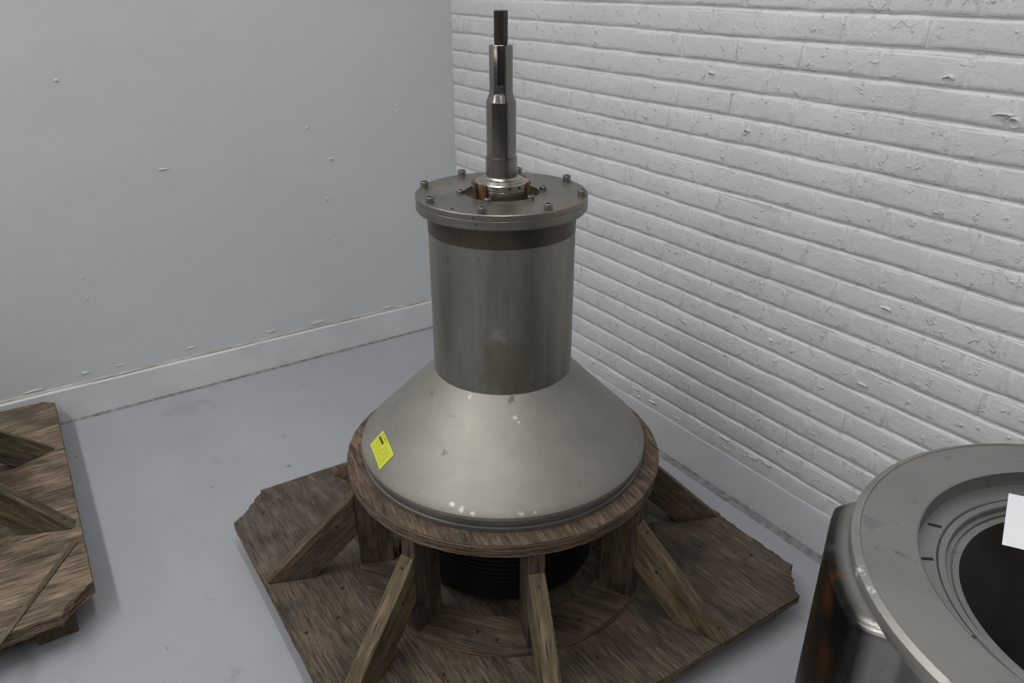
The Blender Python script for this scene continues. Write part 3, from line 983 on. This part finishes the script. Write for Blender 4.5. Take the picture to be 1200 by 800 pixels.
# bolts
def bolt_mesh(r, h):
    bm = bmesh.new()
    rings = add_lathe(bm, [(r, 0), (r, h * 0.86), (r * 0.88, h)], 20, cap0=True)
    rim = rings[-1]
    rr = r * 0.52
    hexv = [bm.verts.new((rr * math.cos(2 * PI * i / 20) , rr * math.sin(2 * PI * i / 20), h)) for i in range(20)]
    hexb = [bm.verts.new((v.co.x * .95, v.co.y * .95, h * 0.35)) for v in hexv]
    for i in range(20):
        j = (i + 1) % 20
        quad(bm, rim[i], rim[j], hexv[j], hexv[i], 0)
        quad(bm, hexv[i], hexv[j], hexb[j], hexb[i], 1)
    bm.faces.new(hexb).material_index = 1
    bmesh.ops.recalc_face_normals(bm, faces=bm.faces[:])
    me = bpy.data.meshes.new('bolt')
    bm.to_mesh(me); bm.free()
    me.materials.append(M['bolt']); me.materials.append(M['hole'])
    for p_ in me.polygons:
        p_.use_smooth = True
    me.set_sharp_from_angle(angle=R(35))
    return me
BO, BI = bolt_mesh(0.0095, 0.0135), bolt_mesh(0.0078, 0.0085)
for me, r_, angs in ((BO, 0.179, [-12.1 + 45 * k for k in range(8)]), (BI, 0.093, [-167, -108, -47, 8, 73, 133])):
    for a in angs:
        o = bpy.data.objects.new('bolt', me)
        o.parent = hg
        o.location = (r_ * math.cos(R(a)), r_ * math.sin(R(a)), 1.0675)
        C.objects.link(o)
for a in (-124.9,):
    bm = bmesh.new()
    add_lathe(bm, [(0.004, 0), (0.004, 0.0006)], 14, cap0=True, cap1=True)
    o = obj('threaded_hole', bm, M['hole'], hg)
    o.location = (0.174 * math.cos(R(a)), 0.174 * math.sin(R(a)), 1.0675)
for a, z in ((-131, 1.060), (-131, 1.046), (-107, 1.060), (-105, 1.0475)):
    bm = bmesh.new()
    add_lathe(bm, [(0.0022, 0), (0.0022, 0.0012)], 10, cap0=True, cap1=True)
    bmesh.ops.rotate(bm, matrix=Matrix.Rotation(R(90), 3, 'Y'), verts=bm.verts[:])
    bmesh.ops.translate(bm, vec=(0.1911, 0, z), verts=bm.verts[:])
    bmesh.ops.rotate(bm, matrix=Matrix.Rotation(R(a), 3, 'Z'), verts=bm.verts[:])
    obj('edge_plug', bm, M['bolt'] if a == -131 else M['hole'], hg)
# black grooved drum hanging through the ring
prof = [(0.02, 0.0972 + 0.003), (0.20, 0.1002), (0.232, 0.103)]
z = 0.106
while z < 0.36:
    prof += [(0.238, z), (0.238, z + 0.006), (0.230, z + 0.008), (0.230, z + 0.011)]
    z += 0.013
prof += [(0.235, z), (0.235, 0.425), (0.02, 0.425)]
lathe_obj('grooved_drum', prof, M['black'], hg, 96)
lathe_obj('drum_foot', [(0.20, 0.1003), (0.20, HP + 0.0005), (0.02, HP + 0.0005)], M['black'], hg, 64)

# label: yellow sheet bent onto the cone
corn = {'T': (0.303, -162.0), 'Rr': (0.311, -143.3), 'B': (0.345, -145.3), 'Lf': (0.337, -161.9)}
def cone_z(r):
    return 0.6435 - (r - 0.1665) / (0.357 - 0.1665) * (0.6435 - 0.449)
def cpt(q):
    return Vector((q[0] * math.cos(R(q[1])), q[0] * math.sin(R(q[1]))))
bm = bmesh.new()
uvl = bm.loops.layers.uv.new('UVMap')
n = 8
grid = []
for j in range(n + 1):
    row = []
    for i in range(n + 1):
        s, t = i / n, j / n
        # s: Left->Top ... along the short edge; t: towards the right/bottom
        a = cpt(corn['Lf']).lerp(cpt(corn['T']), s)
        b = cpt(corn['B']).lerp(cpt(corn['Rr']), s)
        q = a.lerp(b, t)
        r_ = q.length
        k = (r_ + 0.0016) / r_
        row.append(bm.verts.new((q.x * k, q.y * k, cone_z(r_) + 0.0012)))
    grid.append(row)
for j in range(n):
    for i in range(n):
        f = bm.faces.new((grid[j][i], grid[j][i + 1], grid[j + 1][i + 1], grid[j + 1][i]))
        for lp, (ii, jj) in zip(f.loops, ((i, j), (i + 1, j), (i + 1, j + 1), (i, j + 1))):
            lp[uvl].uv = (jj / n, ii / n)
lb = obj('label_sticker', bm, M['label'], hg, True, 80)
lb['label'] = 'yellow printed label sticker'

# ------------------------------------------------------------------ steel bowl on the right
CB = Vector((0.866, 0.780, 0))
bw = thing('steel_bowl', 'large round grey steel casing with a stepped open bore in the bottom right corner', 'machine part', (CB.x, CB.y, 0))
lathe_obj('rim_flange', [(0.366, 0.722), (0.383, 0.724), (0.3865, 0.730), (0.3870, 0.740), (0.3845, 0.7465), (0.3760, 0.7520), (0.3735, 0.7520), (0.3725, 0.7500)], M['bowl_rim'], bw, 160)
lathe_obj('top_face', [(0.3728, 0.7495), (0.3722, 0.7503), (0.296, 0.7503), (0.2932, 0.7485)], M['bowl'], bw, 160)
lathe_obj('bore_wall', [(0.2932, 0.7487), (0.2925, 0.722), (0.2915, 0.7205)], M['rim'], bw, 160)
lathe_obj('bore_ledge', [(0.2915, 0.7208), (0.264, 0.7203), (0.2625, 0.7185), (0.2620, 0.7150), (0.2605, 0.7165), (0.2600, 0.7185), (0.2510, 0.7180), (0.2495, 0.7160), (0.2485, 0.7075),
                         (0.2465, 0.7070), (0.2425, 0.7070), (0.2415, 0.7030), (0.2395, 0.7025), (0.2385, 0.7045), (0.2300, 0.7040)], M['bowl'], bw, 160, angle=20)
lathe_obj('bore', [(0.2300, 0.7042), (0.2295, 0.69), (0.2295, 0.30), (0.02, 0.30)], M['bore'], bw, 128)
for a, r_ in ((137, 0.277), (156, 0.277), (188, 0.268)):
    bm = bmesh.new()
    add_box(bm, -0.010 if r_ > .27 else -0.003, 0.010 if r_ > .27 else .003, -0.0028, 0.0028, 0, 0.0012)
    bevel(bm, 0.0004)
    s = obj('slot', bm, M['hole'], bw)
    s.location = (r_ * math.cos(R(a)), r_ * math.sin(R(a)), 0.7203)
    s.rotation_euler = (0, 0, R(a + 20))
# side body with the smooth bulge
def smooth(t):
    t = max(0.0, min(1.0, t))
    return t * t * (3 - 2 * t)
bm = bmesh.new()
NA, NZ = 240, 110
kk = {}
rings = []
for j in range(NZ + 1):
    zz = 0.733 - 0.733 * j / NZ
    d = 0.733 - zz
    ring = []
    for i in range(NA):
        a = 360 * i / NA
        base = 0.375 - 0.03 * smooth((d - 0.42) / 0.3)
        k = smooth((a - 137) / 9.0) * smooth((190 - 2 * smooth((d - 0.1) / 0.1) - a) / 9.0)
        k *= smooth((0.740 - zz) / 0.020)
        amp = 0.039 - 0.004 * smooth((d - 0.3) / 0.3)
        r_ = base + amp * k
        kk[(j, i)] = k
        ring.append(bm.verts.new((r_ * math.cos(R(a)), r_ * math.sin(R(a)), zz)))
    rings.append(ring)
for j, (A, B) in enumerate(zip(rings, rings[1:])):
    for i in range(NA):
        quad(bm, A[i], A[(i + 1) % NA], B[(i + 1) % NA], B[i])
top_in = [bm.verts.new((0.30 * math.cos(2 * PI * i / NA), 0.30 * math.sin(2 * PI * i / NA), 0.733)) for i in range(NA)]
for i in range(NA):
    quad(bm, rings[0][i], rings[0][(i + 1) % NA], top_in[(i + 1) % NA], top_in[i])
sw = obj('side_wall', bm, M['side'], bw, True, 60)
at = sw.data.attributes.new('pad_reflection', 'FLOAT', 'POINT')
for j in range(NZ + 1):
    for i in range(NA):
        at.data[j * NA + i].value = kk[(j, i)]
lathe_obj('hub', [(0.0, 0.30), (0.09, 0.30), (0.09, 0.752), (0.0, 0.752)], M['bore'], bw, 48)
# paper sheet lying on the hub
bm = bmesh.new()
a_, b_ = Vector((0.7864, 0.9994, 0.760)), Vector((0.7058, 0.8778, 0.760))
u_ = (a_ - b_)
v_ = Vector((u_.y, -u_.x, 0)).normalized()
v_ = (v_ * 0.9 + Vector((0.26, -0.02, 0.0))).normalized()
n = 10
grid = []
for j in range(n + 1):
    row = []
    for i in range(n + 1):
        s, t = i / n, j / n
        q = b_ + u_ * s + v_ * (0.21 * t) + Vector((0, 0, 0.004 * math.sin(PI * t) - 0.006 * t))
        row.append(bm.verts.new(q))
    grid.append(row)
for j in range(n):
    for i in range(n):
        quad(bm, grid[j][i], grid[j][i + 1], grid[j + 1][i + 1], grid[j + 1][i])
pp = obj('paper_sheet', bm, M['paper'], None, False)
pp['label'] = 'blank white paper sheet lying over the bore of the steel bowl casing'
pp['category'] = 'paper'
